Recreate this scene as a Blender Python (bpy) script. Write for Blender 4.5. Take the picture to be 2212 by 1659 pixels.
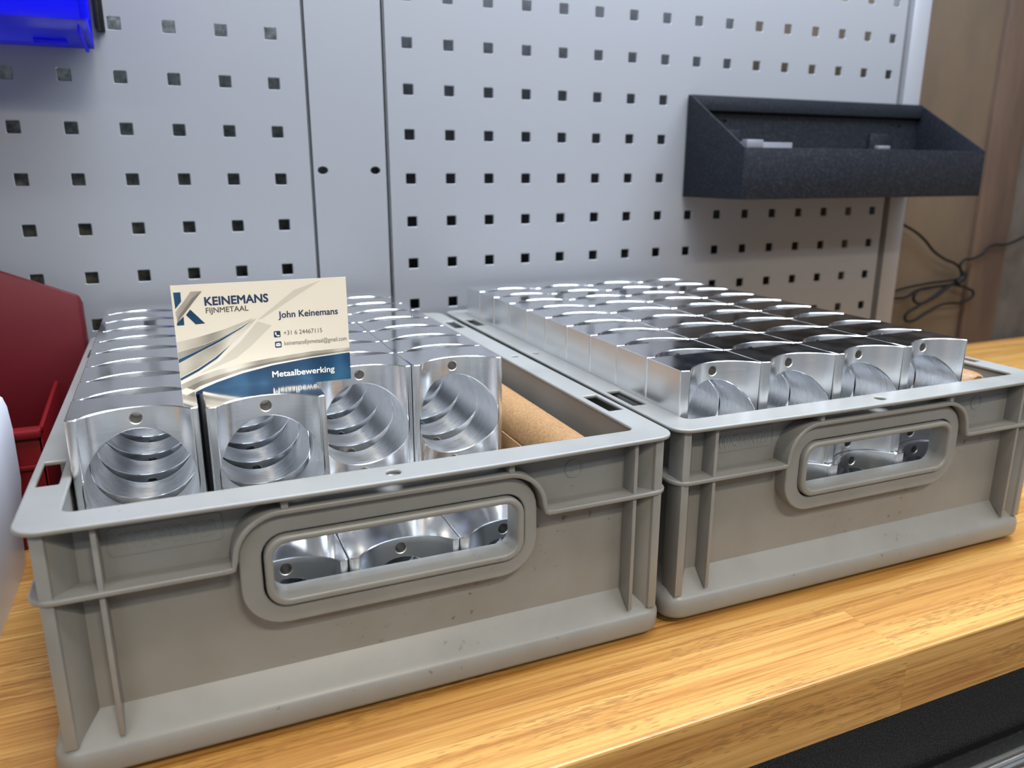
import bpy, bmesh, math, random
from mathutils import Vector, Matrix
random.seed(7)
S = 0.001                      # all builders work in millimetres
for o in list(bpy.data.objects): bpy.data.objects.remove(o, do_unlink=True)
C = bpy.context.scene.collection
scn = bpy.context.scene

# ------------------------------------------------------------------ camera
W_PX, F_PX = 2212.0, 1692.5
yaw, pit, rol = 0.411, -0.2657, 0.0016
cam = bpy.data.cameras.new('camera'); camo = bpy.data.objects.new('camera', cam); C.objects.link(camo)
cam.sensor_fit = 'HORIZONTAL'; cam.sensor_width = 36.0; cam.lens = 36.0 * F_PX / W_PX
cam.clip_start = 0.01; cam.clip_end = 50
fw = Vector((math.sin(yaw) * math.cos(pit), math.cos(yaw) * math.cos(pit), math.sin(pit)))
rt = Vector((math.cos(yaw), -math.sin(yaw), 0)); up = rt.cross(fw)
c_, s_ = math.cos(rol), math.sin(rol)
rt, up = c_ * rt + s_ * up, -s_ * rt + c_ * up
m = Matrix((rt, up, -fw)).transposed().to_4x4(); m.translation = Vector((68.1, -321.9, 253.0)) * S
camo.matrix_world = m
cam.dof.use_dof = True; cam.dof.focus_distance = 0.43; cam.dof.aperture_fstop = 9.5
scn.camera = camo

# ------------------------------------------------------------------ world, lights, exposure
wd = bpy.data.worlds.new('world'); scn.world = wd; wd.use_nodes = True
wd.node_tree.nodes['Background'].inputs[0].default_value = (0.75, 0.85, 1.0, 1)
wd.node_tree.nodes['Background'].inputs[1].default_value = 0.10
scn.view_settings.view_transform = 'Standard'; scn.view_settings.look = 'None'
scn.view_settings.gamma = 1.0; scn.view_settings.use_curve_mapping = False
scn.view_settings.exposure = -0.14

def area(name, loc, target, sx, sy, power, col):
    l = bpy.data.lights.new(name, 'AREA'); l.shape = 'RECTANGLE'; l.size = sx * S; l.size_y = sy * S
    l.energy = power; l.color = col
    o = bpy.data.objects.new(name, l); C.objects.link(o)
    o.location = Vector(loc) * S
    d = (Vector(target) - Vector(loc)).normalized()
    o.rotation_euler = d.to_track_quat('-Z', 'Y').to_euler()
    return o
WARM = (1.0, 0.86, 0.68); COOL = (0.70, 0.82, 1.0)
area('ceiling_or_fill_lamp', (300, -1400, 1500), (250, 100, 0), 420, 90, 22, (1.0, 0.90, 0.73))      # warm workshop lamp behind the photographer
area('ceiling_or_fill_lamp', (900, -500, 1600), (900, 50, 0), 3800, 120, 18, (0.97, 0.98, 1.0))       # tube over the bench edge
area('board_lamp', (560, 120, 920), (560, 330, 150), 1100, 360, 32, COOL)                   # cool work light over the board
area('ceiling_or_fill_lamp', (-1500, -2000, 1690), (-1500, -2000, 0), 1500, 300, 34, (0.84, 0.92, 1.0))  # added fill lamp, unseen, brightens the room that the metal reflects
area('ceiling_or_fill_lamp', (1900, -1900, 1690), (1900, -1900, 0), 1500, 300, 34, (0.84, 0.92, 1.0))  # second added fill lamp, also out of view

# ------------------------------------------------------------------ materials
def mat(name, base=(0.5, 0.5, 0.5), rough=0.5, metal=0.0, **kw):
    m = bpy.data.materials.new(name); m.use_nodes = True
    b = m.node_tree.nodes['Principled BSDF']
    b.inputs['Base Color'].default_value = (*base, 1); b.inputs['Roughness'].default_value = rough
    b.inputs['Metallic'].default_value = metal
    for k, v in kw.items(): b.inputs[k.replace('_', ' ')].default_value = v
    return m
def N(m, t, **kw):
    n = m.node_tree.nodes.new(t)
    for k, v in kw.items(): setattr(n, k, v)
    return n
def L(m, a, b): m.node_tree.links.new(a, b)
def bs(m): return m.node_tree.nodes['Principled BSDF']
def coords(m, scale, kind='Object', rot=(0, 0, 0)):
    t = N(m, 'ShaderNodeTexCoord'); mp = N(m, 'ShaderNodeMapping')
    mp.inputs['Scale'].default_value = scale; mp.inputs['Rotation'].default_value = rot
    L(m, t.outputs[kind], mp.inputs[0]); return mp
def noise(m, vec, scale, detail=4, rough=0.5, dist=0.0):
    n = N(m, 'ShaderNodeTexNoise'); n.inputs['Scale'].default_value = scale; n.inputs['Detail'].default_value = detail
    n.inputs['Roughness'].default_value = rough; n.inputs['Distortion'].default_value = dist
    L(m, vec.outputs[0], n.inputs['Vector']); return n
def ramp(m, src, stops):
    r = N(m, 'ShaderNodeValToRGB'); e = r.color_ramp.elements
    while len(e) < len(stops): e.new(0.5)
    for i, (p, c) in enumerate(stops): e[i].position = p; e[i].color = (*c, 1) if len(c) == 3 else c
    L(m, src, r.inputs[0]); return r
def bump(m, src, strength, dist):
    b = N(m, 'ShaderNodeBump'); b.inputs['Strength'].default_value = strength; b.inputs['Distance'].default_value = dist
    L(m, src, b.inputs['Height']); L(m, b.outputs[0], bs(m).inputs['Normal']); return b
def mixc(m, fac, a, b, mode='MIX'):
    x = N(m, 'ShaderNodeMix', data_type='RGBA', blend_type=mode)
    for s, v in ((x.inputs[0], fac), (x.inputs[6], a), (x.inputs[7], b)):
        if hasattr(v, 'default_value'): L(m, v, s)
        else: s.default_value = v if isinstance(v, float) else (*v, 1)
    return x.outputs[2]

def m_plastic():
    m = mat('crate_grey_plastic', (0.32, 0.315, 0.30), 0.36, 0)
    v = coords(m, (1, 1, 1)); n = noise(m, v, 22, 5, 0.6)
    r = ramp(m, n.outputs[0], [(0.30, (0.186, 0.181, 0.164)), (0.62, (0.216, 0.211, 0.195))])
    d = noise(m, v, 9, 6, 0.75)                                    # faint grime spots
    n2 = noise(m, v, 260, 2, 0.5)
    mu = N(m, 'ShaderNodeMath', operation='MULTIPLY'); L(m, d.outputs[0], mu.inputs[0]); L(m, n2.outputs[0], mu.inputs[1])
    rd = ramp(m, mu.outputs[0], [(0.40, (0, 0, 0)), (0.47, (1, 1, 1))])
    L(m, mixc(m, rd.outputs[0], r.outputs[0], (0.12, 0.105, 0.085)), bs(m).inputs['Base Color'])
    r2 = ramp(m, n.outputs[0], [(0.3, (0.33,) * 3), (0.7, (0.42,) * 3)]); L(m, r2.outputs[0], bs(m).inputs['Roughness'])
    b = noise(m, v, 900, 2); bump(m, b.outputs[0], 0.08, 0.0003)
    return m
PLASTIC = m_plastic()

def m_alu(name, rough, sc, base=(0.89, 0.895, 0.905), amp=0.06, axis=None):
    m = mat(name, base, rough, 1.0)
    v = coords(m, sc); n = noise(m, v, 1.0, 3, 0.6)
    lo, hi = max(rough - amp, 0.02), rough + amp
    r = ramp(m, n.outputs[0], [(0.3, (lo,) * 3), (0.7, (hi,) * 3)]); L(m, r.outputs[0], bs(m).inputs['Roughness'])
    if not axis: bump(m, n.outputs[0], 0.02, 0.0001)
    if axis:                                                       # turning grooves spread the highlight across themselves
        tn = N(m, 'ShaderNodeTangent', direction_type='RADIAL', axis=axis); L(m, tn.outputs[0], bs(m).inputs['Tangent'])
        bs(m).inputs['Anisotropic'].default_value = 0.85; bs(m).inputs['Anisotropic Rotation'].default_value = 0.25
    return m
ALU_TOP = m_alu('milled_aluminium_flat', 0.125, (90, 60, 60), amp=0.04)
ALU_FACE = m_alu('milled_aluminium_scallop', 0.21, (60, 60, 900), amp=0.02, axis='Z')
ALU_BORE = m_alu('turned_aluminium_bore', 0.29, (60, 900, 60), amp=0.04, axis='Y')
ALU_EDGE = mat('bright_edge', (0.93, 0.94, 0.95), 0.16, 1.0)
ALU_SIDE = m_alu('sawn_aluminium_side', 0.24, (25, 25, 25), amp=0.02, axis='Z')
ALU_THREAD = mat('threaded_hole', (0.75, 0.74, 0.72), 0.42, 1.0)

def m_board(name, base):
    m = mat(name, base, 0.28, 0.0)
    v = coords(m, (1, 1, 1)); b = noise(m, v, 700, 2); bump(m, b.outputs[0], 0.03, 0.0002)
    return m
BOARD = m_board('powder_coated_light_grey', (0.166, 0.167, 0.175))

def m_wood():
    m = mat('oiled_beech', (0.6, 0.35, 0.13), 0.36)
    oi = N(m, 'ShaderNodeObjectInfo')
    t = N(m, 'ShaderNodeTexCoord'); ad = N(m, 'ShaderNodeVectorMath', operation='ADD')
    cx = N(m, 'ShaderNodeCombineXYZ')
    ml = N(m, 'ShaderNodeMath', operation='MULTIPLY'); ml.inputs[1].default_value = 13.0
    L(m, oi.outputs['Random'], ml.inputs[0]); L(m, ml.outputs[0], cx.inputs[0]); L(m, ml.outputs[0], cx.inputs[1])
    L(m, t.outputs['Object'], ad.inputs[0]); L(m, cx.outputs[0], ad.inputs[1])
    def mp(sc):
        q = N(m, 'ShaderNodeMapping'); q.inputs['Scale'].default_value = sc; L(m, ad.outputs[0], q.inputs[0]); return q
    g = noise(m, mp((1.7, 42, 42)), 1.0, 5, 0.6, 0.6)
    col = ramp(m, g.outputs[0], [(0.28, (0.34, 0.150, 0.036)), (0.45, (0.44, 0.222, 0.056)), (0.60, (0.52, 0.295, 0.088)), (0.78, (0.41, 0.195, 0.047))])
    f = noise(m, mp((8, 380, 380)), 1.0, 3, 0.65, 0.3)
    fine = ramp(m, f.outputs[0], [(0.32, (0.66, 0.52, 0.38)), (0.50, (0.95, 0.93, 0.9)), (0.62, (1.08, 1.08, 1.08))])
    c1 = mixc(m, 1.0, col.outputs[0], fine.outputs[0], 'MULTIPLY')
    vo = noise(m, mp((110, 1000, 1000)), 1.0, 1, 0.4)                  # short dark pores
    msk = noise(m, mp((7, 40, 40)), 1.0, 2, 0.5)
    mu = N(m, 'ShaderNodeMath', operation='MULTIPLY'); L(m, vo.outputs[0], mu.inputs[0]); L(m, msk.outputs[0], mu.inputs[1])
    pore = ramp(m, mu.outputs[0], [(0.315, (0, 0, 0)), (0.36, (0.6, 0.6, 0.6))])
    c2 = mixc(m, pore.outputs[0], c1, (0.23, 0.105, 0.030))
    hs = N(m, 'ShaderNodeHueSaturation')
    mr = N(m, 'ShaderNodeMapRange'); mr.inputs[3].default_value = 0.96; mr.inputs[4].default_value = 1.04
    L(m, oi.outputs['Random'], mr.inputs[0]); L(m, mr.outputs[0], hs.inputs['Value']); L(m, c2, hs.inputs['Color'])
    L(m, hs.outputs[0], bs(m).inputs['Base Color'])
    bump(m, f.outputs[0], 0.10, 0.0004)
    return m
WOOD = m_wood()

def m_specks(name, base, hi, sc, rough, bstr):
    m = mat(name, base, rough); v = coords(m, (1, 1, 1)); n = noise(m, v, sc, 3, 0.7)
    r = ramp(m, n.outputs[0], [(0.48, base), (0.68, hi)]); L(m, r.outputs[0], bs(m).inputs['Base Color'])
    bump(m, n.outputs[0], bstr, 0.0006); return m
BLACK_STEEL = m_specks('black_textured_steel', (0.002, 0.002, 0.002), (0.045, 0.043, 0.038), 900, 0.55, 0.5)
BLACK_PLAIN = m_specks('black_smooth_steel', (0.006, 0.006, 0.0055), (0.018, 0.0175, 0.016), 300, 0.5, 0.1)
bs(BLACK_STEEL).inputs['Specular IOR Level'].default_value = 0.25; bs(BLACK_PLAIN).inputs['Specular IOR Level'].default_value = 0.25
TRAY_BLACK = m_specks('anthracite_hammered_paint', (0.004, 0.005, 0.008), (0.015, 0.0175, 0.022), 420, 0.6, 0.3)
CHROME = mat('chrome', (0.88, 0.88, 0.87), 0.16, 1.0)
RED = mat('red_plastic', (0.065, 0.0008, 0.004), 0.5, Specular_IOR_Level=0.25)
RED2 = mat('red_plastic_glossy', (0.13, 0.0015, 0.004), 0.45, Specular_IOR_Level=0.3)
WHITE_CARTON = mat('white_coated_carton', (0.74, 0.74, 0.78), 0.32)
NAVY_PRINT = mat('dark_print', (0.02, 0.025, 0.05), 0.4)
CABLE = mat('black_rubber', (0.004, 0.004, 0.004), 0.6, Specular_IOR_Level=0.15)
BLACK_VOID = mat('black_plastic', (0.003, 0.003, 0.004), 0.5, Specular_IOR_Level=0.2)
bs(TRAY_BLACK).inputs['Specular IOR Level'].default_value = 0.18
LIGHT_STEEL = mat('zinc_strip', (0.16, 0.16, 0.18), 0.4, 0.3)
def m_blue(name='translucent_blue_plastic', clear=0.25, tint=(0.10, 0.12, 0.95), base=(0.010, 0.012, 0.80), tl=(0.02, 0.03, 1.0)):
    m = mat(name, base, 0.22)
    b = bs(m); b.inputs['Transmission Weight'].default_value = 0.0
    tr = N(m, 'ShaderNodeBsdfTranslucent'); tr.inputs[0].default_value = (*tl, 1)
    tp = N(m, 'ShaderNodeBsdfTransparent'); tp.inputs[0].default_value = (*tint, 1)
    mx = N(m, 'ShaderNodeMixShader'); mx.inputs[0].default_value = 0.45
    mx2 = N(m, 'ShaderNodeMixShader'); mx2.inputs[0].default_value = clear
    L(m, b.outputs[0], mx.inputs[1]); L(m, tr.outputs[0], mx.inputs[2])
    L(m, mx.outputs[0], mx2.inputs[1]); L(m, tp.outputs[0], mx2.inputs[2])
    L(m, mx2.outputs[0], m.node_tree.nodes['Material Output'].inputs[0]); return m
BLUE = m_blue(); BLUE_CLEAR = m_blue('clear_blue_plastic', 0.5, (0.42, 0.44, 0.85), (0.05, 0.05, 0.30), (0.10, 0.11, 0.45))
def m_kraft():
    m = mat('brown_kraft_paper', (0.40, 0.22, 0.09), 0.6); v = coords(m, (1, 1, 1)); n = noise(m, v, 600, 3, 0.7)
    r = ramp(m, n.outputs[0], [(0.35, (0.19, 0.095, 0.032)), (0.65, (0.30, 0.165, 0.062))]); L(m, r.outputs[0], bs(m).inputs['Base Color'])
    bump(m, n.outputs[0], 0.25, 0.0004); return m
KRAFT = m_kraft()
def m_wall(name, a, b, sc, rough=0.8, aniso=(1, 1, 1), bstr=0.5):
    m = mat(name, a, rough); v = coords(m, aniso); n = noise(m, v, sc, 7, 0.65)
    r = ramp(m, n.outputs[0], [(0.35, a), (0.65, b)]); L(m, r.outputs[0], bs(m).inputs['Base Color'])
    bump(m, n.outputs[0], bstr, 0.003); return m
CONCRETE = m_wall('rough_grey_plaster', (0.06, 0.063, 0.057), (0.20, 0.205, 0.19), 150)
MDF = m_wall('brown_board', (0.046, 0.030, 0.017), (0.078, 0.052, 0.029), 6, 0.6, (1, 1, 0.4), 0.1)
BEAM = m_wall('dark_timber', (0.034, 0.017, 0.009), (0.062, 0.034, 0.018), 14, 0.7, (2, 2, 0.3), 0.3)
BRICKDARK = m_wall('dark_stained_wall', (0.030, 0.024, 0.018), (0.065, 0.052, 0.042), 12, 0.8)
DARKWALL = m_wall('dark_grey_wall', (0.020, 0.020, 0.022), (0.042, 0.042, 0.046), 60)
ROOMWALL = m_wall('workshop_wall_paint', (0.68, 0.68, 0.69), (0.74, 0.74, 0.75), 3, 0.7, bstr=0.0)
CEIL = m_wall('workshop_ceiling', (0.55, 0.55, 0.56), (0.62, 0.62, 0.63), 3, 0.8, bstr=0.0)
FLOORM = m_wall('workshop_floor', (0.10, 0.10, 0.10), (0.15, 0.15, 0.15), 5, 0.5, bstr=0.0)

# ------------------------------------------------------------------ helpers
def mesh_obj(name, me, m, parent=None):
    o = bpy.data.objects.new(name, me); C.objects.link(o)
    if m is not None:
        for x in (m if isinstance(m, (list, tuple)) else [m]): me.materials.append(x)
    if parent is not None: o.parent = parent
    return o
def finish(bm, name, smooth=None):
    bmesh.ops.scale(bm, vec=(S, S, S), verts=bm.verts)
    bmesh.ops.recalc_face_normals(bm, faces=bm.faces)
    me = bpy.data.meshes.new(name); bm.to_mesh(me); bm.free()
    if smooth is not None:
        me.polygons.foreach_set("use_smooth", [True] * len(me.polygons)); me.set_sharp_from_angle(angle=math.radians(smooth))
    return me
def tag(o, label=None, cat=None, group=None, kind=None):
    for k, v in (('label', label), ('category', cat), ('group', group), ('kind', kind)):
        if v: o[k] = v
    return o
def empty(name, loc, rz=0, label=None, cat=None, group=None):
    o = bpy.data.objects.new(name, None); C.objects.link(o); o.empty_display_size = 0.02
    o.location = Vector(loc) * S; o.rotation_euler.z = rz
    return tag(o, label, cat, group)
def box_bm(bm, x0, y0, z0, x1, y1, z1, bev=0.0, seg=2):
    r = bmesh.ops.create_cube(bm, size=1.0)
    vs = r['verts']
    for v in vs: v.co = Vector(((x0 + x1) / 2 + v.co.x * (x1 - x0), (y0 + y1) / 2 + v.co.y * (y1 - y0), (z0 + z1) / 2 + v.co.z * (z1 - z0)))
    if bev:
        es = list({e for v in vs for e in v.link_edges})
        bmesh.ops.bevel(bm, geom=es, offset=bev, segments=seg, affect='EDGES', profile=0.5)
def box(name, a, b, m, parent=None, bev=0.0, seg=2, smooth=35):
    bm = bmesh.new(); box_bm(bm, *a, *b, bev, seg)
    return mesh_obj(name, finish(bm, name, smooth if bev else None), m, parent)
def prism(name, pts, axis, lo, hi, m, parent=None, bev=0.0, smooth=None):
    """extrude a 2D polygon along axis (0,1,2); pts give the other two coordinates in order"""
    bm = bmesh.new()
    def p3(p, t):
        q = [p[0], p[1]]; q.insert(axis, t); return q
    a = [bm.verts.new(p3(p, lo)) for p in pts]; b = [bm.verts.new(p3(p, hi)) for p in pts]
    n = len(pts); bm.faces.new(a); bm.faces.new(b)
    for i in range(n): bm.faces.new((a[i], a[(i + 1) % n], b[(i + 1) % n], b[i]))
    if bev: bmesh.ops.bevel(bm, geom=list(bm.edges), offset=bev, segments=2, affect='EDGES', profile=0.5)
    return mesh_obj(name, finish(bm, name, smooth if smooth else (35 if bev else None)), m, parent)
def rrect(x0, y0, x1, y1, r, n=6, radii=None):
    out = []
    rs = radii or (r, r, r, r)
    for (cx, cy, a0, rr) in ((x1, y1, 0, rs[0]), (x0, y1, 90, rs[1]), (x0, y0, 180, rs[2]), (x1, y0, 270, rs[3])):
        sx = -1 if cx == x1 else 1; sy = -1 if cy == y1 else 1
        for i in range(n + 1):
            a = math.radians(a0 + 90 * i / n)
            out.append((cx + sx * rr + rr * math.cos(a), cy + sy * rr + rr * math.sin(a)))
    return out
def circ(cx, cy, r, n=20, ry=None): return [(cx + r * math.cos(2 * math.pi * i / n), cy + (ry or r) * math.sin(2 * math.pi * i / n)) for i in range(n)]
def eval_mesh(o):
    dg = bpy.context.evaluated_depsgraph_get(); dg.update()
    me = bpy.data.meshes.new_from_object(o.evaluated_get(dg)); return me
def plate_mesh(outer, holes, lo, hi, axis, bev=0.0, smooth=40):
    """flat plate with holes, extruded along axis from lo to hi, edges rounded by bev (mm)"""
    cu = bpy.data.curves.new('tmp', 'CURVE'); cu.dimensions = '2D'; cu.fill_mode = 'BOTH'
    cu.extrude = max((hi - lo) / 2 - bev, 1e-4); cu.bevel_depth = bev; cu.bevel_resolution = 2; cu.offset = -bev
    for pts in [outer] + list(holes):
        sp = cu.splines.new('POLY'); sp.points.add(len(pts) - 1); sp.use_cyclic_u = True
        for p, q in zip(sp.points, pts): p.co = (q[0], q[1], 0, 1)
    o = bpy.data.objects.new('tmp', cu); C.objects.link(o)
    me = eval_mesh(o); bpy.data.objects.remove(o, do_unlink=True); bpy.data.curves.remove(cu)
    bm = bmesh.new(); bm.from_mesh(me); bpy.data.meshes.remove(me)
    mid = (lo + hi) / 2
    for v in bm.verts:
        x, y, z = v.co
        v.co = {2: (x, y, z + mid), 1: (x, mid - z, y), 0: (z + mid, x, y)}[axis]
    bmesh.ops.remove_doubles(bm, verts=bm.verts, dist=1e-3)
    return bm
def plate(name, outer, holes, lo, hi, axis, m, parent=None, bev=0.0, smooth=40):
    bm = plate_mesh(outer, holes, lo, hi, axis, bev)
    me = finish(bm, name, smooth)
    if bev:                                                        # keep the broad faces perfectly flat
        nrm = [Vector(c.vector) for c in me.corner_normals]
        for p in me.polygons:
            if abs(p.normal[axis]) > 0.9995:
                for li in p.loop_indices: nrm[li] = p.normal.copy()
        me.normals_split_custom_set(nrm)
    return mesh_obj(name, me, m, parent)
def text_bm(s, u0, v0, u1, vcap, bold=0.0, depth=0.0, capref='H'):
    """text fitted so that it spans u0..u1 and a capital is vcap tall, baseline v0 (local XY)"""
    def ev(t):
        cu = bpy.data.curves.new('tmp', 'FONT'); cu.body = t; cu.size = 1; cu.offset = bold; cu.resolution_u = 4
        cu.extrude = depth / 2 if depth else 0
        o = bpy.data.objects.new('tmp', cu); C.objects.link(o); me = eval_mesh(o)
        bpy.data.objects.remove(o, do_unlink=True); bpy.data.curves.remove(cu); return me
    h = ev(capref); cap = max(v.co.y for v in h.vertices) - min(v.co.y for v in h.vertices); bpy.data.meshes.remove(h)
    me = ev(s); x0 = min(v.co.x for v in me.vertices); x1 = max(v.co.x for v in me.vertices)
    bm = bmesh.new(); bm.from_mesh(me); bpy.data.meshes.remove(me)
    kx = (u1 - u0) / (x1 - x0); ky = vcap / cap
    for v in bm.verts: v.co = (u0 + (v.co.x - x0) * kx, v0 + v.co.y * ky, v.co.z)
    return bm
def tube(name, pts, r, m, parent=None, seg=8, res=6):
    """one mesh sweeping a smoothed polyline"""
    cu = bpy.data.curves.new('tmp', 'CURVE'); cu.dimensions = '3D'; cu.bevel_depth = r; cu.bevel_resolution = 2; cu.resolution_u = res; cu.use_fill_caps = True
    for line in pts:
        sp = cu.splines.new('BEZIER'); sp.bezier_points.add(len(line) - 1)
        for b, q in zip(sp.bezier_points, line): b.co = q; b.handle_left_type = b.handle_right_type = 'AUTO'
    o = bpy.data.objects.new('tmp', cu); C.objects.link(o); me = eval_mesh(o)
    bpy.data.objects.remove(o, do_unlink=True); bpy.data.curves.remove(cu)
    bm = bmesh.new(); bm.from_mesh(me); bpy.data.meshes.remove(me)
    return mesh_obj(name, finish(bm, name, 60), m, parent)
def struct(o): o['kind'] = 'structure'; return o

# ------------------------------------------------------------------ room shell
struct(box('floor', (-2600, -3200, -920), (3600, 640, -900), FLOORM))
struct(box('ceiling', (-2600, -3200, 1700), (3600, 640, 1720), CEIL))
struct(box('wall_front', (-2600, -3220, -900), (3600, -3200, 1700), ROOMWALL))
struct(box('wall_left', (-2620, -3200, -900), (-2600, 640, 1700), ROOMWALL))
struct(box('wall_right', (3600, -3200, -900), (3620, 640, 1700), ROOMWALL))
wb = struct(box('wall_back', (-2600, 480, -900), (238, 500, 1700), CONCRETE))
struct(box('wall_back', (238, 482, -900), (700, 500, 1700), DARKWALL))  # middle stretch of the back wall, coloured darker than the plaster
wp = struct(box('wall_back', (700, 478, -900), (1150, 500, 1700), MDF))
struct(box('trim_1', (1150, 470, -900), (1222, 510, 1700), BEAM, bev=3))
struct(box('wall_back', (1215, 482, -900), (3600, 500, 1700), BRICKDARK))

# ------------------------------------------------------------------ workbench
bench = empty('workbench', (0, 0, 0), 0, 'oiled beech workbench with thick glued-stave top under both grey crates', 'workbench')
y = -66.0
rows = [46, 48, 45, 47, 46, 48, 46, 47, 46, 46, 46, 26]
for ri, wv in enumerate(rows):
    x = (415.5 - 1065, -650, -650, -650)[ri] if ri < 4 else -650.0 + (-(137 * ri) % 330)
    first = True
    while x < 1900:
        ln = random.choice((620, 720, 810, 670)) if ri > 3 else ((1065 if x < 415 else 1600), (1500, 1200)[x > 0], (740, 1900)[x > 0], (1480, 1200)[x > 0])[ri]
        x0, x1 = (x if not first else -650.0), min(x + ln, 1900.0)
        cx, cy = (x0 + x1) / 2, y + wv / 2
        st = box('stave', (x0 - cx, -wv / 2 + 0.02, -38), (x1 - cx - 0.04, wv / 2 - 0.02, 0), WOOD, bench, bev=0.1, seg=1) if ri else prism('stave', [(-wv / 2, -38), (wv / 2, -38), (wv / 2, 0), (-wv / 2 + 1.3, 0), (-wv / 2 + 0.4, -0.4), (-wv / 2, -1.3)], 0, x0 - cx, x1 - cx - 0.04, WOOD, bench)
        st.location = Vector((cx, cy, 0)) * S
        x += ln; first = False
    y += wv
# drawer cabinet under the bench top
cab = empty('drawer_cabinet', (700, -56, -900), 0, 'black textured steel drawer cabinet below the workbench front edge', 'cabinet')
def cl(x, yy, z): return (x - 700, yy + 56, z + 900)
box('cabinet_body', cl(-640, -56, -897), cl(1900, 440, -38.2), BLACK_STEEL, cab).data
d = box('drawer_front', cl(-630, -59.5, -250), cl(1890, -56, -97.5), BLACK_PLAIN, cab, bev=0.8)
box('drawer_gap', cl(-630, -57.5, -97.5), cl(1890, -55.9, -95), BLACK_VOID, cab)
hp = [(-59.5, -108.5), (-62.5, -108.5), (-64.2, -109.2), (-65.0, -110.6), (-65.4, -112.6), (-66.2, -113.2)]
hp += [(-66.2 - 9 * math.sin(math.radians(a)), -122.2 + 9 * math.cos(math.radians(a))) for a in range(15, 166, 15)] + [(-66, -131.4), (-59.5, -131.4)]
h = prism('drawer_handle', [cl(0, yy, zz)[1:] for yy, zz in hp], 0, cl(-620, 0, 0)[0], cl(1880, 0, 0)[0], CHROME, cab, smooth=28)
h['label'] = 'chrome handle profile'

# ------------------------------------------------------------------ perforated boards
YB, PITCH, HX, HZ, HS = 410.2, 39.33, 283.8, 402.9, 10.4
ZT = HZ + PITCH * 1.5; ZB = 2.0
def perforated(name, cols, xa, xb, label):
    """sheet with a grid of square holes (rounded corners), 1.5 mm thick with folded edges"""
    root = empty(name, ((xa + xb) / 2, YB, ZB), 0, label, 'pegboard')
    ox, oz = (xa + xb) / 2, ZB
    nr = 19; xs = [xa] + [HX + PITCH * (c - 0.5) for c in cols[1:]] + [xb]
    zs = [ZB] + [HZ + PITCH * (r - 0.5) for r in range(-8, 2)] + [ZT]
    bm = bmesh.new(); vc = {}
    def V(x, y, z):
        k = (round(x, 3), round(y, 3), round(z, 3))
        if k not in vc: vc[k] = bm.verts.new((x - ox, y - YB, z - oz))
        return vc[k]
    for ci, c in enumerate(cols):
        for ri in range(len(zs) - 1):
            hx, hz = HX + PITCH * c, HZ + PITCH * (ri - 9 + 0)
            x0, x1, z0, z1 = xs[ci], xs[ci + 1], zs[ri], zs[ri + 1]
            if ri == 0: 
                bm.faces.new((V(x0, YB, z0), V(x1, YB, z0), V(x1, YB, z1), V(x0, YB, z1))); continue
            ring = rrect(hx - HS / 2, hz - HS / 2, hx + HS / 2, hz + HS / 2, 1.1, 2)
            cor = [(x1, z1), (x0, z1), (x0, z0), (x1, z0)]
            n = len(ring); q = n // 4
            ring2 = rrect(hx - HS / 2 + .5, hz - HS / 2 + .5, hx + HS / 2 - .5, hz + HS / 2 - .5, 0.8, 2)
            A = [V(p[0], YB, p[1]) for p in ring]; B = [V(p[0], YB + 0.5, p[1]) for p in ring2]; D = [V(p[0], YB + 1.8, p[1]) for p in ring2]
            for i in range(n):
                j = (i + 1) % n
                bm.faces.new((A[i], A[j], B[j], B[i])); bm.faces.new((B[i], B[j], D[j], D[i]))
            for k in range(4):
                cv = V(cor[k][0], YB, cor[k][1]); seg = [A[k * q + i] for i in range(q)]
                bm.faces.new([cv] + seg[::-1])
                nxt = A[((k + 1) * q) % n]; cv2 = V(cor[(k + 1) % 4][0], YB, cor[(k + 1) % 4][1])
                bm.faces.new((cv, seg[-1], nxt, cv2))
    me = finish(bm, name); mesh_obj('perforated_sheet', me, BOARD, root)
    # back skin keeps the sheet opaque in thickness, folded flanges at the edges
    for fx in (xa, xb):
        box('folded_edge', (fx - ox - (0 if fx == xa else 1.5), 0, 0), (fx - ox + (1.5 if fx == xa else 0), 24, ZT - oz), BOARD, root, bev=0.3)
    return root
perforated('pegboard', list(range(-16, -2)), HX + PITCH * -18.4, 193.0, 'light grey perforated steel panel left of the plain post, behind the left crate')
perforated('pegboard', list(range(0, 16)), 262.6, 893.2, 'light grey perforated steel panel right of the plain post, holding the black tray')
post = empty('board_post', (227.5, YB, ZB), 0, 'plain grey steel post with slotted holes between the two perforated panels', 'post')
slots = []
for k in range(-1, 2):
    zc = 253.1 + k * 196.65
    for xc in (202.8, 250.4): slots.append(circ(xc - 227.5, zc - ZB, 4.6, 18, 3.4))
plate('post_face', [(-33, 0), (33, 0), (33, ZT - ZB), (-33, ZT - ZB)], slots, 0.2, 2.0, 1, BOARD, post, bev=0.3)
for sx in (-33, 31.5): box('post_flange', (sx, 1, 0), (sx + 1.5, 34, ZT - ZB), BOARD, post)
post2 = empty('board_post', (915, YB, ZB), 0, 'pale grey steel end post right of the perforated panel, beside brown wall', 'post')
box('post_face', (-12.5, 0.2, 0), (15.5, 2, ZT - ZB), BOARD, post2, bev=0.5)
for sx in (-12.5, 13.7): box('post_flange', (sx, 0.6, 0), (sx + 1.8, 46, ZT - ZB), BOARD, post2, bev=0.4)
box('post_web', (-21, 14, 0), (-12, 16, ZT - ZB), BOARD, post2)

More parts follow.
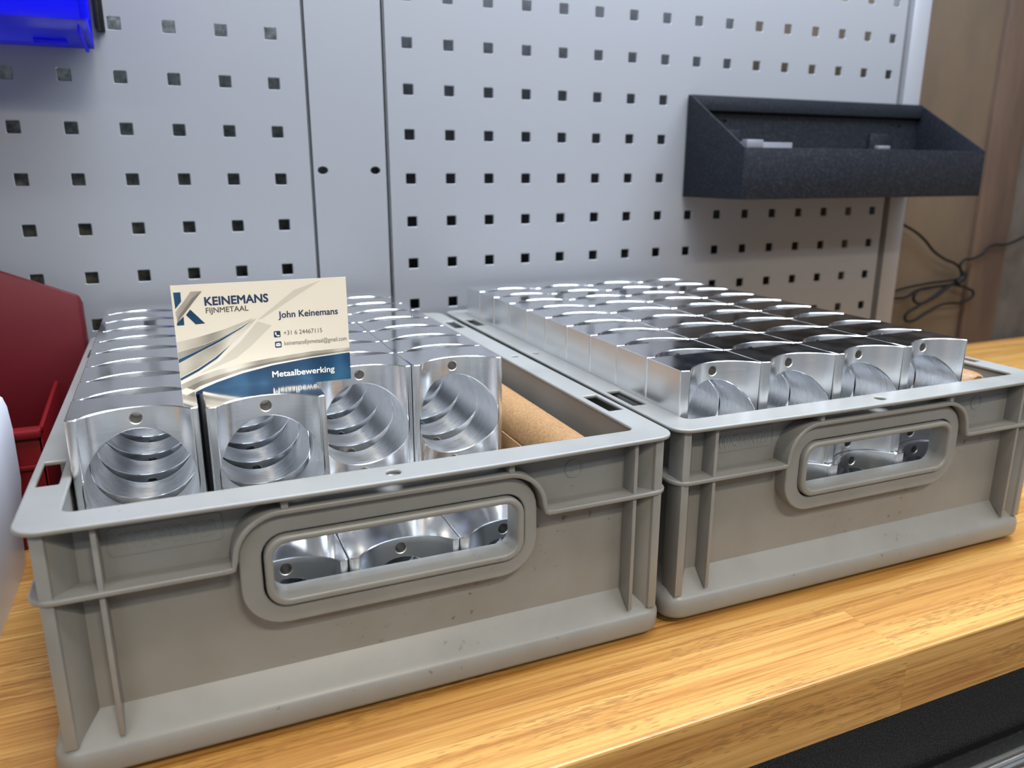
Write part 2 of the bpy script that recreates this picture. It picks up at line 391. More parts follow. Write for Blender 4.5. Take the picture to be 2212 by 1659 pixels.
# ------------------------------------------------------------------ crates
def loft_rings(bm, rings, x0, y0, x1, y1, cap0=True, cap1=False):
    prev = None
    for ins, z in rings:
        r = max(13 - ins, 2.0)
        vs = [bm.verts.new((p[0], p[1], z)) for p in rrect(x0 + ins, y0 + ins, x1 - ins, y1 - ins, r, 6)]
        if prev:
            n = len(vs)
            for i in range(n): bm.faces.new((prev[i], prev[(i + 1) % n], vs[(i + 1) % n], vs[i]))
        elif cap0: bm.faces.new(vs)
        prev = vs
    if cap1: bm.faces.new(prev)
def thick_path(pts, t):
    out, inn = [], []
    for i, p in enumerate(pts):
        a = Vector(pts[max(i - 1, 0)]); b = Vector(pts[min(i + 1, len(pts) - 1)])
        d = (b - a).normalized(); nrm = Vector((-d.y, d.x)) * t / 2
        out.append(tuple(Vector(p) + nrm)); inn.append(tuple(Vector(p) - nrm))
    return out + inn[::-1]
def make_crate(loc, rz, label):
    root = empty('storage_crate', loc, rz, label, 'crate')
    # rim flange with corner slots and locating holes; the long front edge bellies out slightly
    outer = []
    base_o = rrect(0, 0, 300, 400, 11, 8)
    k0 = next(i for i, p in enumerate(base_o) if abs(p[1]) < 1e-6)
    for i, p in enumerate(base_o):
        outer.append(p)
        if i == k0 and abs(base_o[(i + 1) % len(base_o)][1]) < 1e-6:
            for t in range(1, 16): outer.append((11 + 278 * t / 16, -2.6 * math.sin(math.pi * t / 16)))
    inner = []
    for p in rrect(16.5, 16.5, 283.5, 383.5, 5, 4): inner.append(p)
    holes = [inner, circ(150, 7, 3.4), circ(7.5, 198, 2.6), circ(292.5, 198, 2.6), circ(150, 393, 3.4)]
    for xa in (3.2, 288.0):
        for ya in (51, 317): holes.append(rrect(xa, ya, xa + 9, ya + 33, 0.6, 2))
    plate('rim', outer, holes, 117.6, 120, 2, PLASTIC, root, bev=0.9)
    # front and back walls with hand opening and slot under the rim
    for ya, nm in ((14.0, 'end_wall'), (383.0, 'end_wall')):
        hs = [rrect(92.6, 67.2, 212.2, 97.8, 8, 5)]
        hs.append([(102.6, 113.5), (204.8, 113.5), (204.8, 116.7), (102.6, 116.7)])
        plate(nm, [(13.5, 10), (286.5, 10), (286.5, 117), (13.5, 117)], hs, ya, ya + 3, 1, PLASTIC, root)
    for xa in (12.3, 285.0):
        box('side_wall', (xa, 15, 10), (xa + 2.7, 385, 117), PLASTIC, root)
    # base with rounded lip and sloping shoulder
    bm = bmesh.new()
    loft_rings(bm, [(13, 0), (12.5, 4.0), (3.4, 4.4), (2.0, 5.2), (1.2, 7.0), (1.0, 13), (1.4, 15.4), (2.8, 17.6), (5.0, 19.0), (14.5, 29.4), (16, 29.4), (16, 3.8)], 0, 0, 300, 400, True, True)
    mesh_obj('base', finish(bm, 'base', 40), PLASTIC, root)
    # mid ledge: runs round the box, broken at the front for the grip arch
    led = rrect(1.5, 1.5, 298.5, 398.5, 10, 6)
    path = [p for p in led]
    # outline with the front gap between x=78 and x=226 : build as a C-shaped plate
    start = [(78, 1.5)] + [p for p in led if True]
    rot_i = next(i for i, p in enumerate(led) if abs(p[1] - 1.5) < 1e-6 and p[0] < 50)   # end of the front left corner
    o1 = led[rot_i + 1:] + led[:rot_i + 1]                                             # front right corner ... round ... front left corner
    cpoly = [(226, 14.5), (226, 1.5)] + o1 + [(78, 1.5), (78, 14.5)]
    inn = rrect(13, 14.5, 287, 387, 1.0, 2)
    ri = next(i for i, p in enumerate(inn) if abs(p[1] - 14.5) < 1e-6 and p[0] < 50)
    i1 = (inn[ri + 1:] + inn[:ri + 1])[::-1]
    cpoly = [(226, 1.5)] + o1 + [(78, 1.5), (78, 14.5)] + i1 + [(226, 14.5)]
    plate('mid_ledge', cpoly, [], 86.6, 89.2, 2, PLASTIC, root, bev=0.9)
    # grip arch
    def arc(cx, cy, r, a0, a1, n=9): return [(cx + r * math.cos(math.radians(a0 + (a1 - a0) * i / n)), cy + r * math.sin(math.radians(a0 + (a1 - a0) * i / n))) for i in range(n + 1)]
    ap = [(74, 87.9), (78.4, 88.4), (79.0, 91.5)] + arc(99.0, 91.5, 19.8, 180, 90) + arc(204.6, 91.5, 19.8, 90, 8) + [(224.6, 92), (225.4, 88.6), (230, 87.9)]
    plate('grip_arch', thick_path(ap, 2.6), [], 1.2, 15, 1, PLASTIC, root, bev=0.9)
    # ribs
    for x, t in ((28.0, 2.2), (277.2, 2.2)):
        prism('rib', [(3.4, 20), (15, 29), (15, 118), (3.4, 118)], 0, x - t / 2, x + t / 2, PLASTIC, root, bev=0.35)
    for mir in (False, True):
        pp = [(6.2, 3.2), (11.0, 3.2), (11.4, 5.0), (20.0, 14.3), (20.0, 16.8), (6.2, 16.8)]
        if mir: pp = [(300 - 0.4 - a, b) for a, b in pp][::-1]
        prism('corner_post', pp, 2, 19, 117.5, PLASTIC, root, bev=0.3)
    for x in (101, 206.5): box('rib', (x - 1.5, 1.6, 112), (x + 1.5, 15, 117.5), PLASTIC, root, bev=0.3)
    for yy in (32, 128, 270, 368):
        for xa, xb in ((3.2, 14), (286, 296.8)):
            prism('rib', [(xa, 20 if xa < 100 else 29), (xb, 29 if xa < 100 else 20), (xb, 118), (xa, 118)], 1, yy - 1.1, yy + 1.1, PLASTIC, root)
    # grip plate and ring round the hand opening
    pl = rrect(80.6, 56.2, 221.4, 109.6, 19, 8)
    plate('grip_plate', pl, [rrect(90.0, 64.6, 214.6, 100.2, 10.5, 6)], 5.0, 15, 1, PLASTIC, root, bev=0.9)
    plate('grip_ring', rrect(90.9, 65.4, 213.8, 99.4, 10, 8), [rrect(94.6, 69.2, 210.2, 96.0, 7, 8)], 2.6, 17.4, 1, PLASTIC, root, bev=1.5)
    # raised size marking in its frame
    bm = text_bm('400X300X120', 34.5, 0, 73, 7.2, 0.0, 0.0)
    g = bmesh.ops.extrude_face_region(bm, geom=bm.faces[:]); bmesh.ops.translate(bm, vec=(0, 0, 0.25), verts=[v for v in g['geom'] if isinstance(v, bmesh.types.BMVert)])
    for v in bm.verts: v.co = (v.co.x, 14.05 - v.co.z, 100.6 + v.co.y)
    mk = mesh_obj('size_marking', finish(bm, 'size_marking'), PLASTIC, root); mk['label'] = 'raised moulded text 400X300X120'
    plate('marking_frame', rrect(31.5, 98, 76, 110.8, 2.2, 4), [rrect(32.1, 98.6, 75.4, 110.2, 1.7, 4)], 13.7, 14.1, 1, PLASTIC, mk)
    bm = bmesh.new(); 
    plate('date_stamp', circ(246, 104.5, 5, 24), [circ(246, 104.5, 4.5, 24), ], 13.7, 14.1, 1, PLASTIC, root)
    return root
YAW_A, YAW_B = -0.004, -0.012
PA, PB = (1.0, 0.5, 0), (306.0, 3, 0)
ca_ = make_crate(PA, YAW_A, 'grey plastic crate at left, holding blocks and the business card')
make_crate(PB, YAW_B, 'grey plastic crate at right, packed full of aluminium blocks')
ca_.scale.x = 1.008

# ------------------------------------------------------------------ aluminium blocks
BW, BD, BH = 55.9, 35.6, 71.0
def make_block(name, sl, sr, BD):
    """bored yoke block: scalloped front, flat back, big bore front to back, small tapped hole above and below"""
    bw, bd = BW - 0.25, BD - 0.2
    n = 30; dep = 12.6
    xa, xb = sl, bw - sr; hc = (xb - xa) / 2; R = (hc * hc + dep * dep) / (2 * dep); cx = (xa + xb) / 2; cy = dep - R
    pts = [(0.0, 1.3), (1.0, 0.4)] if sl > 2 else [(0.0, 0.6)]
    pts += [(xa - 0.9, 0.0)]
    a0 = math.atan2(0 - cy, xa - cx); a1 = math.atan2(0 - cy, xb - cx)
    for i in range(n + 1):
        a = a0 + (a1 - a0) * i / n; pts.append((cx + R * math.cos(a), cy + R * math.sin(a)))
    if sr > 2: pts += [(xb + 0.9, 0.0), (bw - 1.0, 0.4), (bw, 1.3)]
    else: pts += [(bw, 0.35)]
    pts += [(bw, bd), (0, bd)]
    bm = bmesh.new()
    A = [bm.verts.new((p[0], p[1], 0)) for p in pts]; B = [bm.verts.new((p[0], p[1], BH - 0.1)) for p in pts]
    bm.faces.new(A); bm.faces.new(B); k = len(pts)
    for i in range(k): bm.faces.new((A[i], A[(i + 1) % k], B[(i + 1) % k], B[i]))
    bmesh.ops.recalc_face_normals(bm, faces=bm.faces)
    me = bpy.data.meshes.new('tmp'); bm.to_mesh(me); bm.free()
    o = bpy.data.objects.new('tmp', me); C.objects.link(o)
    cut = []
    for (r, z, y0, y1, seg) in ((24.6, BH / 2, -10, bd + 10, 72), (2.75, BH - 5.7, -5, 24, 20), (2.75, 5.7, -5, 24, 20)):
        bm = bmesh.new()
        c = [[bm.verts.new((cx + r * math.cos(2 * math.pi * (i + .5) / seg), yy, z + r * math.sin(2 * math.pi * (i + .5) / seg))) for i in range(seg)] for yy in (y0, y1)]
        bm.faces.new(c[0]); bm.faces.new(c[1])
        for i in range(seg): bm.faces.new((c[0][i], c[0][(i + 1) % seg], c[1][(i + 1) % seg], c[1][i]))
        bmesh.ops.recalc_face_normals(bm, faces=bm.faces)
        mc = bpy.data.meshes.new('tmp'); bm.to_mesh(mc); bm.free()
        oc = bpy.data.objects.new('tmp', mc); C.objects.link(oc); cut.append(oc)
        md = o.modifiers.new('b', 'BOOLEAN'); md.operation = 'DIFFERENCE'; md.solver = 'EXACT'; md.object = oc
    md = o.modifiers.new('v', 'BEVEL'); md.width = 0.4; md.segments = 1; md.use_clamp_overlap = False; md.limit_method = 'ANGLE'; md.angle_limit = math.radians(30); md.material = -1
    out = eval_mesh(o)
    for x in cut + [o]: bpy.data.objects.remove(x, do_unlink=True)
    out.name = name
    for m_ in (ALU_TOP, ALU_FACE, ALU_BORE, ALU_EDGE, ALU_THREAD, ALU_SIDE): out.materials.append(m_)
    for p in out.polygons:
        cen, nn = p.center, p.normal
        rb = math.hypot(cen.x - cx, cen.z - BH / 2)
        hole = any(all(math.hypot(out.vertices[i].co.x - cx, out.vertices[i].co.z - hz) < 3.4 for i in p.vertices) for hz in (5.7, BH - 5.7))
        diag = sorted((abs(nn.x), abs(nn.y), abs(nn.z)))
        if hole: p.material_index = 4
        elif rb < 24.75 and abs(nn.y) < 0.15: p.material_index = 2
        elif p.area < 6 and diag[1] > 0.35 and not (abs(nn.z) < 0.05 and p.area > 3): p.material_index = 3
        elif nn.y < -0.25 and abs(nn.z) < 0.1: p.material_index = 1
        elif cen.y < 13 and abs(nn.z) < 0.1 and 1 < cen.x < bw - 0.6: p.material_index = 1
        elif abs(nn.x) > 0.9: p.material_index = 5
        else: p.material_index = 0
    out.polygons.foreach_set('use_smooth', [True] * len(out.polygons)); out.set_sharp_from_angle(angle=math.radians(24))
    nrm = [Vector(c.vector) for c in out.corner_normals]           # exact normals on the two turned surfaces
    for p in out.polygons:
        if p.material_index not in (1, 2): continue
        for li in p.loop_indices:
            q = out.vertices[out.loops[li].vertex_index].co
            nv = Vector((cx - q.x, cy - q.y, 0)) if p.material_index == 1 else Vector((cx - q.x, 0, BH / 2 - q.z))
            if nv.normalized().dot(p.normal) > 0.9: nrm[li] = nv.normalized()
    out.normals_split_custom_set(nrm)
    for v in out.vertices: v.co *= S
    return out
BLOCK_A = make_block('bored_block_even', 4.3, 3.6, 35.9)
BLOCK_B = make_block('bored_block_offset', 5.6, 0.8, 35.3)
ORD = ['first', 'second', 'third', 'fourth', 'fifth', 'sixth', 'seventh', 'eighth', 'ninth', 'tenth']
COL = ['leftmost', 'second', 'third', 'rightmost']
proto = {}
def block(me, x, y, z, rz, label, group):
    o = bpy.data.objects.new('bored_block', me)
    o.location = Vector((x, y, z)) * S; o.rotation_euler.z = rz; C.objects.link(o)
    return tag(o, label, 'metal block', group)
ZL, ZU = 4.0, 4.0 + BH
def row_label(layer, crate, c, r):
    col = {0: 'leftmost column', 1: 'second column from left', 2: 'third column from left', 3: 'rightmost column'}[c]
    row = 'front block' if r == 0 else ORD[r] + ' block from front'
    return f'bored aluminium {row}, {col}, {layer} layer, {crate} crate'
def jit(a): return random.uniform(-a, a)
for c in range(4):
    x0 = (18.1, 76.8, 133.2, 189.2)[c]
    y0 = (58.9, 55.8, 98.0, 97.6)[c]; nrow = 9 if c < 2 else 8
    for r in range(nrow):
        xx = x0 + (0.0 if r == 0 else (0.3 if c != 1 else -1.2)) + jit(0.25) * (r > 0)
        step = 35.9 if c < 2 else 35.6
        yy = y0 + step * r
        block(BLOCK_A, xx, min(yy, 382.0 - 35.8), ZU, jit(0.002) + 0.0, row_label('top', 'left', c, r), 'blocks in the top layer of the left crate')
for c in range(4):
    for r in range(10):
        block(BLOCK_A, 20.0 + 56.1 * c + jit(0.1), 18.2 + 36.1 * r - 0.3 * c, ZL, 0.0, row_label('bottom', 'left', c, r), 'blocks in the bottom layer of the left crate')
for c in range(4):
    for r in range(10):
        xl, yl = 322.6 + 56.1 * c, 26.0 - 1.0 * c
        block(BLOCK_B, xl + 0.42 * r + jit(0.1), yl + 35.45 * r, ZU, -0.012, row_label('top', 'right', c, r), 'blocks in the top layer of the right crate')
        block(BLOCK_B, xl + 1.2 + 0.42 * r, yl - 3.5 + 35.6 * r, ZL, -0.012, row_label('bottom', 'right', c, r), 'blocks in the bottom layer of the right crate')

# ------------------------------------------------------------------ kraft paper pads
def kraft(x0, y0, x1, y1, top, rz, label):
    root = empty('kraft_paper_pad', (x0, y0, 4), rz, label, 'packing paper')
    w, l, h = x1 - x0, y1 - y0, top - 4; r = w * 0.48
    prof = [(0, 0)] + [(r - r * math.cos(math.radians(a)), h - r + r * math.sin(math.radians(a))) for a in range(0, 91, 15)] + \
           [(w - r + r * math.sin(math.radians(a)), h - r + r * math.cos(math.radians(a))) for a in range(15, 91, 15)] + [(w, 0)]
    bm = bmesh.new(); prev = None
    for t, k in ((0, 0.55), (2, 0.8), (5, 0.95), (10, 1.0), (l - 8, 1.0), (l - 2, 0.9), (l, 0.6)):
        wob = 1.2 * math.sin(t * 0.06)
        vs = [bm.verts.new((w / 2 + (p[0] - w / 2) * k + wob * (p[1] / h), t, p[1] * (0.97 + 0.03 * k))) for p in prof]
        if prev:
            for i in range(len(vs) - 1): bm.faces.new((prev[i], prev[i + 1], vs[i + 1], vs[i]))
        prev2 = prev; prev = vs
        if prev2 is None: bm.faces.new(vs)
    bm.faces.new(prev)
    mesh_obj('folded_paper', finish(bm, 'folded_paper', 50), KRAFT, root)
    box('paper_flap', (-1.6, 5, 0), (-0.6, l - 20, h - 16), KRAFT, root)
    return root
kraft(250.5, 24, 279, 372, 110, -0.012, 'folded brown kraft paper wedged beside blocks in the left crate')
kraft(553.5, 28, 586.5, 372, 119, -0.022, 'rolled brown kraft paper wedged beside blocks in the right crate')

# ------------------------------------------------------------------ business card
card = empty('business_card', (67.4, 89.9, 144.0), 0, 'cream business card with blue and silver print, standing between the front blocks', 'business card')
CARD = mat('cream_card_stock', (0.72, 0.645, 0.52), 0.42)
def m_silver(name, stops, sc=(14, 14, 14)):
    m = mat(name, (0.5, 0.48, 0.44), 0.4)
    v = coords(m, (55, 1, 45), rot=(0, math.radians(20), 0)); n = noise(m, v, 1.0, 1, 0.4)
    r = ramp(m, n.outputs[0], stops); L(m, r.outputs[0], bs(m).inputs['Base Color']); return m
SILVER = m_silver('printed_silver', [(0.32, (0.22, 0.195, 0.155)), (0.5, (0.42, 0.375, 0.30)), (0.66, (0.66, 0.60, 0.49))])
SILVER_D = m_silver('printed_dark_silver', [(0.32, (0.13, 0.115, 0.092)), (0.5, (0.24, 0.215, 0.172)), (0.68, (0.45, 0.41, 0.335))])
SILVER_L = mat('printed_pale_silver', (0.72, 0.67, 0.57), 0.4)
SILVER_P = mat('printed_faint_silver', (0.57, 0.51, 0.41), 0.42)
INKBLUE = m_silver('printed_blue', [(0.3, (0.005, 0.028, 0.065)), (0.52, (0.009, 0.052, 0.115)), (0.72, (0.030, 0.115, 0.215))])
NAVY = mat('printed_navy', (0.018, 0.038, 0.085), 0.4)
GREYINK = mat('printed_grey', (0.085, 0.075, 0.065), 0.4)
CREAM = mat('printed_cream', (0.80, 0.75, 0.64), 0.4)
box('card_stock', (0, 0, 0), (84.9, 0.32, 55.2), CARD, card)
LV = [0]
def poly(bm, pts, y):
    bm.faces.new([bm.verts.new((u, y, v)) for u, v in pts])
def printed(name, polys, m, lv, label=None):
    bm = bmesh.new()
    for p in polys: poly(bm, p, -0.025 * lv)
    bmesh.ops.triangulate(bm, faces=bm.faces[:])
    o = mesh_obj(name, finish(bm, name), m, card)
    for p in o.data.polygons:
        pass
    if label: o['label'] = label
    return o
P = {
'stem_top': [(1.0,51.8),(4.3,51.8),(4.2,47.2),(1.2,43.7)], 'stem_bot': [(1.3,36.8),(4.6,39.9),(4.5,35.5),(1.1,35.5)],
'leg': [(7.9,43.1),(14.1,35.7),(9.7,35.5),(5.7,40.5)],
'slash_l': [(8.8,51.8),(14.1,51.8),(11.5,50.2),(9.2,48.6),(7.5,46.4),(4.7,42.7),(2.3,40.2),(1.5,37.1),(1.1,42.2),(2.5,44.0),(5.1,46.9)],
'slash_d': [(14.1,51.8),(10.5,47.7),(4.4,40.4),(1.4,36.9),(2.3,40.2),(4.7,42.7),(7.5,46.4),(9.2,48.6),(11.5,50.2)],
'band1': [(0.1,27.3),(10.0,29.0),(23.0,32.1),(37.2,36.9),(23.6,29.1),(13.3,25.4),(0.1,22.3)],
'band1b': [(0.1,22.1),(13.3,25.2),(23.6,28.9),(37.2,36.8),(19.8,27.0),(9.9,22.6),(0.1,18.8)],
'blue1': [(0.1,18.6),(9.9,22.5),(19.8,26.9),(30.8,32.5),(37.7,36.6),(31.3,32.2),(20.1,26.0),(10.2,21.5),(0.1,16.7)],
'band2': [(0.1,16.4),(10.2,21.2),(20.1,25.7),(31.2,31.9),(38.6,36.6),(35.0,32.7),(27.0,26.1),(17.2,18.5),(8.5,13.4),(0.1,9.4)],
'blue2': [(0.1,9.0),(8.5,12.9),(17.1,18.0),(25.0,24.0),(18.0,17.4),(8.8,11.8),(0.1,7.7)],
'light': [(0.1,7.2),(8.8,11.4),(17.9,16.9),(32.0,29.7),(41.6,39.1),(38.7,35.1),(29.7,25.1),(18.8,16.1),(9.2,10.8),(0.1,6.4)],
'brush': [(0.1,6.1),(9.1,10.5),(18.7,15.7),(29.7,24.7),(39.0,34.9),(45.8,32.3),(35.1,22.7),(27.2,16.8),(16.6,12.8),(8.7,10.1)],
'ray': [(39.0,35.8),(58.2,50.0),(72.1,54.2),(60.9,47.8),(41.4,36.2)],
'sil_top': [(0.1,5.8),(8.6,9.1),(16.5,11.4),(29.7,13.8),(45.0,15.4),(64.8,17.0),(84.9,17.4),(84.9,16.1),(64.7,15.3),(44.9,13.5),(29.5,11.3),(16.2,8.4),(8.3,6.2),(2.2,3.8),(0.1,2.9)],
'sil_dark': [(2.2,3.8),(8.3,6.2),(16.2,8.4),(29.5,11.3),(44.9,13.5),(64.7,15.3),(84.9,16.1),(84.9,15.4),(64.6,14.1),(44.8,12.4),(29.4,9.9),(16.0,6.2),(8.5,3.9),(5.6,2.3)],
'sil_lite': [(5.6,2.3),(8.5,3.9),(16.0,6.2),(29.4,9.9),(44.8,12.4),(64.6,14.1),(84.9,15.4),(84.9,14.7),(64.6,13.5),(44.7,11.4),(29.3,8.6),(16.9,5.2),(10.7,3.0),(8.3,1.9)],
'swoosh': [(4.0,0.05),(8.3,1.9),(10.7,3.0),(16.9,5.2),(29.3,8.6),(44.7,11.4),(64.6,13.5),(84.9,14.7),(84.9,0.05)],
}
def fan(upper, lower):
    return upper + lower[::-1]
# the curved bands are cut into quads so that long thin polygons triangulate cleanly
printed('printed_streak', [P['ray'], P['brush']], SILVER_P, 1)
printed('printed_streak', [P['band1'], P['sil_top']], SILVER, 1)
printed('printed_streak', [P['band1b'], P['sil_dark']], SILVER_D, 1)
printed('printed_streak', [P['band2']], SILVER, 2)
printed('printed_streak', [P['light'], P['sil_lite']], SILVER_L, 2)
printed('printed_swoosh', [P['blue1'], P['blue2'], P['swoosh']], INKBLUE, 3, 'blue printed swoosh')
printed('printed_logo', [P['stem_top'], P['stem_bot'], P['leg']], INKBLUE, 1, 'blue and silver letter K logo')
printed('printed_logo', [P['slash_l']], SILVER, 2); printed('printed_logo', [P['slash_d']], SILVER_D, 3)
def ptext(s, u0, v0, u1, cap, m, bold, lv, label):
    bm = bmesh.new()
    shifts = [(0, 0)] + ([(dx * bold, dy * bold) for dx, dy in ((-1, 0), (1, 0), (0, 1), (0, -1), (.7, .7), (-.7, .7), (.7, -.7), (-.7, -.7))] if bold else [])
    for k, (dx, dy) in enumerate(shifts):
        t = text_bm(s, u0, v0, u1, cap)
        for v in t.verts: v.co = (v.co.x + dx, -0.025 * lv - 0.002 * k, v.co.y + dy)
        tmp = bpy.data.meshes.new('tmp'); t.to_mesh(tmp); t.free(); bm.from_mesh(tmp); bpy.data.meshes.remove(tmp)
    o = mesh_obj('printed_text', finish(bm, 'printed_text'), m, card); o['label'] = label
ptext('KEINEMANS', 14.9, 44.6, 44.9, 4.0, NAVY, 0.20, 1, 'large navy company name')
ptext('FIJNMETAAL', 15.0, 40.75, 35.0, 2.6, GREYINK, 0.07, 1, 'grey second line')
ptext('John Keinemans', 49.4, 35.9, 79.7, 3.3, NAVY, 0.10, 2, 'navy name line')
ptext('+31 6 24467115', 51.3, 26.75, 71.0, 2.3, GREYINK, 0.0, 2, 'telephone line')
ptext('keinemansfijnmetaal@gmail.com', 51.3, 21.35, 83.6, 2.25, GREYINK, 0.0, 2, 'mail address line')
ptext('Metaalbewerking', 44.1, 5.0, 76.2, 3.1, CREAM, 0.09, 4, 'cream trade line')
ic1 = printed('printed_icon', [rrect(46.4, 25.85, 49.7, 29.2, 0.5, 3)], NAVY, 2, 'telephone icon')
ic2 = printed('printed_icon', [rrect(46.6, 20.45, 49.9, 23.65, 0.5, 3)], NAVY, 2, 'envelope icon')
hs = [(47.0, 28.6), (47.55, 28.65), (47.8, 27.9), (47.55, 27.6), (47.9, 27.15), (48.3, 26.9), (48.6, 27.2), (49.25, 26.85), (49.2, 26.4), (48.6, 26.25), (47.9, 26.5), (47.2, 27.3), (46.95, 28.1)]
printed('printed_icon', [hs], CREAM, 3)
printed('printed_icon', [[(47.2, 22.9), (48.25, 21.95), (49.3, 22.9)], [(47.1, 22.7), (47.1, 21.2), (49.4, 21.2), (49.4, 22.7), (48.25, 21.7)]], CREAM, 3)

# ------------------------------------------------------------------ black tray on the board
tray = empty('tool_tray', (758, 408, 226), 0, 'black steel tray with slanted sides hooked onto the perforated panel', 'tray')
def tl(x, yy, z): return (x - 758, yy - 408, z - 226)
XL, XR, YF, T = 588.5, 928.5, 312.0, 1.6
side = [(YF, 226), (408, 226), (408, 330.5), (404, 330.5), (YF, 275.3)]
for x in (XL, XR - T):
    prism('tray_side', [(a - 408, b - 226) for a, b in side], 0, x - 758, x + T - 758, TRAY_BLACK, tray, bev=0.25)
box('tray_front', tl(XL + T, YF, 226), tl(XR - T, YF + T, 275.3), TRAY_BLACK, tray, bev=0.3)
box('tray_floor', tl(XL + T, YF + T, 226), tl(XR - T, 408, 226 + T), TRAY_BLACK, tray)
sl = [[(a - 758, b - 226) for a, b in ((xc - 9, 304), (xc + 9, 304), (xc + 9, 307), (xc - 9, 307))] for xc in (630, 890)]
plate('tray_back', [(XL + T - 758, 1), (XR - T - 758, 1), (XR - T - 758, 104.5), (XL + T - 758, 104.5)], sl, -1.8, 0, 1, TRAY_BLACK, tray)
box('tray_hem', tl(XL + T, 401, 315), tl(XR - T, 406.2, 330.5), TRAY_BLACK, tray, bev=0.8)
for xc in (640, 862):
    hk = box('tray_hook', tl(xc - 14, 402, 262), tl(xc + 14, 406.2, 296), TRAY_BLACK, tray, bev=0.8)
for xc in (624, 899): box('hook_tab', tl(xc - 4, 406, 296), tl(xc + 4, 409.9, 304), TRAY_BLACK, tray)
it = empty('metal_strip', (650, 352, 227.6), 0, 'pale grey bent metal strip standing in the black tray at left', 'strip')
box('strip_blade', (-33, 0, 0), (34, 2.5, 54.5), LIGHT_STEEL, it, bev=0.5)
box('strip_end', (-33, -9, 46), (-12, 0, 56.5), LIGHT_STEEL, it, bev=0.8)
it2 = empty('metal_pin', (815, 352, 227.6), 0, 'small pale metal piece peeking over the black tray front at right', 'pin')
box('pin_body', (-8, 0, 0), (8, 3, 49), LIGHT_STEEL, it2, bev=0.6); box('pin_head', (-9, -1.5, 49), (9, 4.5, 53.0), LIGHT_STEEL, it2, bev=0.8)

# ------------------------------------------------------------------ blue bin, upper left
bn = empty('parts_bin', (-60, 396, 342), 0, 'translucent blue plastic bin hung on the left panel, top left', 'bin')
def bl(x, yy, z): return (x + 60, yy - 396, z - 342)
BX0, BX1 = -190.0, 33.0
prism('bin_floor', [bl(0, a, b)[1:] for a, b in ((330, 352), (336, 346), (396, 342), (396, 344.5), (337, 348.6), (331, 354))], 0, BX0 + 60, BX1 + 60, BLUE_CLEAR, bn, bev=0.4)
prism('bin_front', [bl(0, a, b)[1:] for a, b in ((330, 352), (332.2, 353), (318, 425), (315.5, 425))], 0, BX0 + 60, BX1 + 60, BLUE, bn, bev=0.4)
for x in (BX0, BX1 - 2): prism('bin_side', [bl(0, a, b)[1:] for a, b in ((333, 352), (337, 346.5), (396, 342.5), (396, 470), (370, 470), (317, 424))], 0, x + 60, x + 62, BLUE, bn, bev=0.4)
box('bin_back', bl(BX0, 394, 342.5), bl(BX1, 396, 472), BLUE, bn)
prism('bin_runner', [bl(0, a, b)[1:] for a, b in ((331, 352.5), (335, 344), (394, 339.2), (394, 342.2), (337, 347))], 0, BX1 - 6 + 60, BX1 - 3.6 + 60, BLUE, bn, bev=0.3)
prism('bin_corner_rib', [bl(0, a, b)[1:] for a, b in ((329.4, 353), (332, 353), (317.6, 426), (314.5, 426))], 0, BX1 - 3 + 60, BX1 + 2.5 + 60, BLUE, bn, bev=0.6)
box('bin_label_pocket', bl(-4, 366, 341.2), bl(17, 376, 345), BLUE, bn, bev=0.3)
br = empty('bin_bracket', (37, 404, 356), 0, 'narrow black bracket right of the blue bin on the panel', 'bracket')
box('bracket_plate', (-1.5, -14, 0), (1.5, 5, 90), BLACK_VOID, br, bev=0.6); box('bracket_flange', (-1.5, 2.5, 0), (4.5, 5.6, 90), BLACK_VOID, br, bev=0.6)

# ------------------------------------------------------------------ red bin, left behind the crate
rb_ = empty('storage_bin', (-90, 330, 0), 0, 'dark red storage bin with sloping back behind the left crate', 'bin')
def rl(x, yy, z): return (x + 90, yy - 330, z)
prism('bin_back', [(a + 90, b) for a, b in ((-230, 0), (1.0, 0), (1.5, 156.8), (-1, 159), (-52, 181), (-150, 222), (-230, 222))], 1, 372 - 330, 376 - 330, RED, rb_, bev=0.8)
prism('back_flange', [rl(0, a, b)[1:] for a, b in ((372, 0), (392, 0), (392, 150), (374, 157))], 0, -1.2 + 90, 1.2 + 90, RED, rb_, bev=0.3)
box('bin_floor', rl(-225, 264, 0), rl(-22, 372, 3), RED2, rb_)
box('bin_front', rl(-225, 262, 0), rl(-22, 265, 84), RED2, rb_, bev=1)
box('front_lip', rl(-225, 258, 80), rl(-22, 270, 86), RED2, rb_, bev=1.5)
prism('bin_side', [rl(0, a, b)[1:] for a, b in ((262, 0), (372, 0), (372, 92), (262, 84))], 0, -25 + 90, -22 + 90, RED2, rb_, bev=0.8)
box('label_rail', rl(-60, 259, 58), rl(-24, 262, 61), RED2, rb_, bev=0.6)

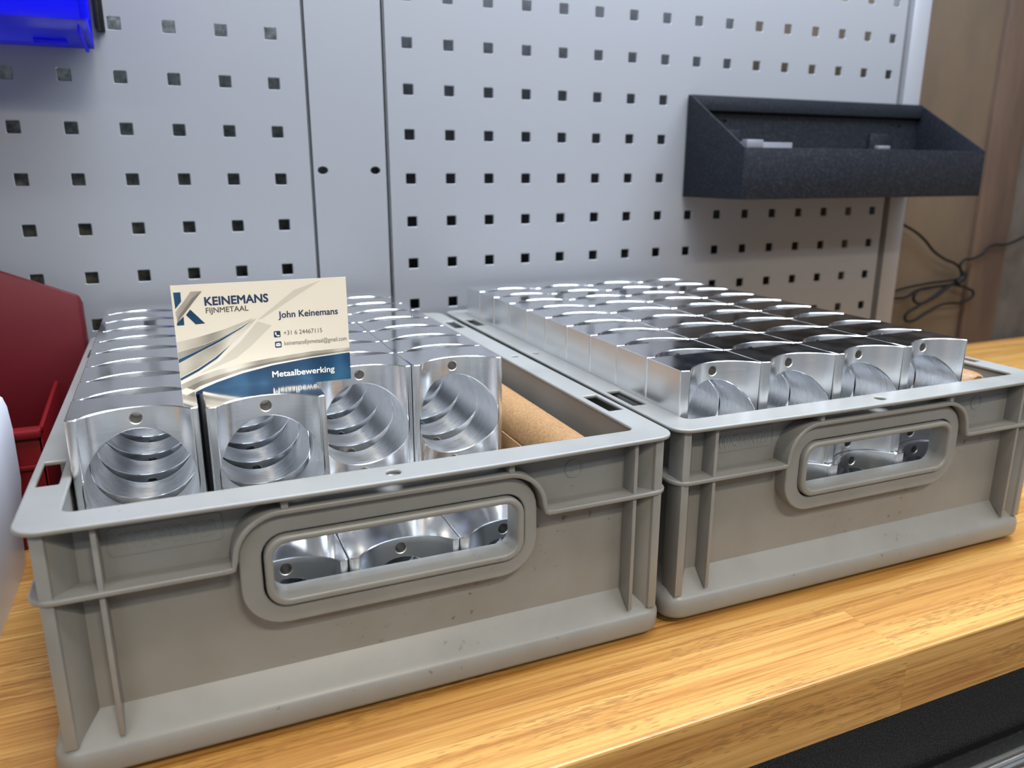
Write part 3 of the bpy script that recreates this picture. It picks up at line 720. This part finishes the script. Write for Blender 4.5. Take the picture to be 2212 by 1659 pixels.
# ------------------------------------------------------------------ white carton, left edge
ct = empty('carton', (-110, 170, 0), 0, 'white glossy carton at the left edge beside the left crate', 'carton')
bm = bmesh.new()
prev = None
for z, xr, yb in ((0, 70.5, 72), (20, 71.5, 72), (60, 76, 72), (95, 76.4, 71), (110, 75.6, 70), (116, 74.2, 69)):
    vs = [bm.verts.new(p) for p in ((-120, -110, z), (xr - 2.0, -110, z), (xr - 1.0, -40, z), (xr - 0.2, 20, z), (xr, yb - 4, z), (xr - 1.8, yb, z), (-120, yb, z))]
    if prev:
        for i in range(7): bm.faces.new((prev[i], prev[(i + 1) % 7], vs[(i + 1) % 7], vs[i]))
    else: bm.faces.new(vs)
    prev = vs
bm.faces.new(prev)
mesh_obj('carton_body', finish(bm, 'carton_body', 40), WHITE_CARTON, ct)
box('carton_lid_edge', (-119, -108, 116), (71, 68, 118.2), NAVY_PRINT, ct, bev=0.5)

# ------------------------------------------------------------------ cable on the wall
cb = empty('power_cable', (1060, 470, 100), 0, 'thin black cable bundle tied in loops against the brown wall', 'cable')
lines = [[(960,205),(990.1,185.5),(1021.6,171.9),(1042.5,159.5),(1060.2,145.6),(1085.8,132.5),(1115.4,121.7),(1125.2,113.0),(1129.1,104.5),(1118.5,98.1)],
 [(1420,215),(1282.8,168.8),(1255.8,161.0),(1215.0,149.0),(1176.1,146.8),(1162.3,136.3),(1141.4,130.2),(1123.9,128.2),(1119.4,121.5),(1127.5,107.3)],
 [(1119.6,102.2),(1088.6,100.3),(1054.3,98.8),(999.4,93.0),(955,84)],
 [(955,79),(999.7,80.9),(1019.9,81.7),(1040.8,90.0),(1074.6,92.9),(1113.4,94.2)],
 [(1113.4,94.2),(1055.8,91.2),(1037.5,87.5),(1033.7,78.2),(1048.4,70.4),(1070.0,77.3),(1094.4,91.1),(1114.8,96.9)],
 [(1113.4,94.2),(1140.9,87.1),(1155.2,77.8),(1144.7,69.9),(1089.7,66.3),(1062.4,57.0),(1028.3,46.3),(1019.8,51.7),(1041.5,66.7),(1077.3,79.6),(1103.7,93.3)]]
for k, ln in enumerate(lines):
    yo = -4.0 - 1.2 * (k % 3)
    tube('cable_strand', [[(x - 1060, yo, z - 100) for x, z in ln]], 1.9, CABLE, cb)
tube('cable_tie', [[(1128 - 1060, -6, 112 - 100), (1127 - 1060, -6.5, 104 - 100), (1116 - 1060, -6, 96 - 100)]], 4.6, CABLE, cb)
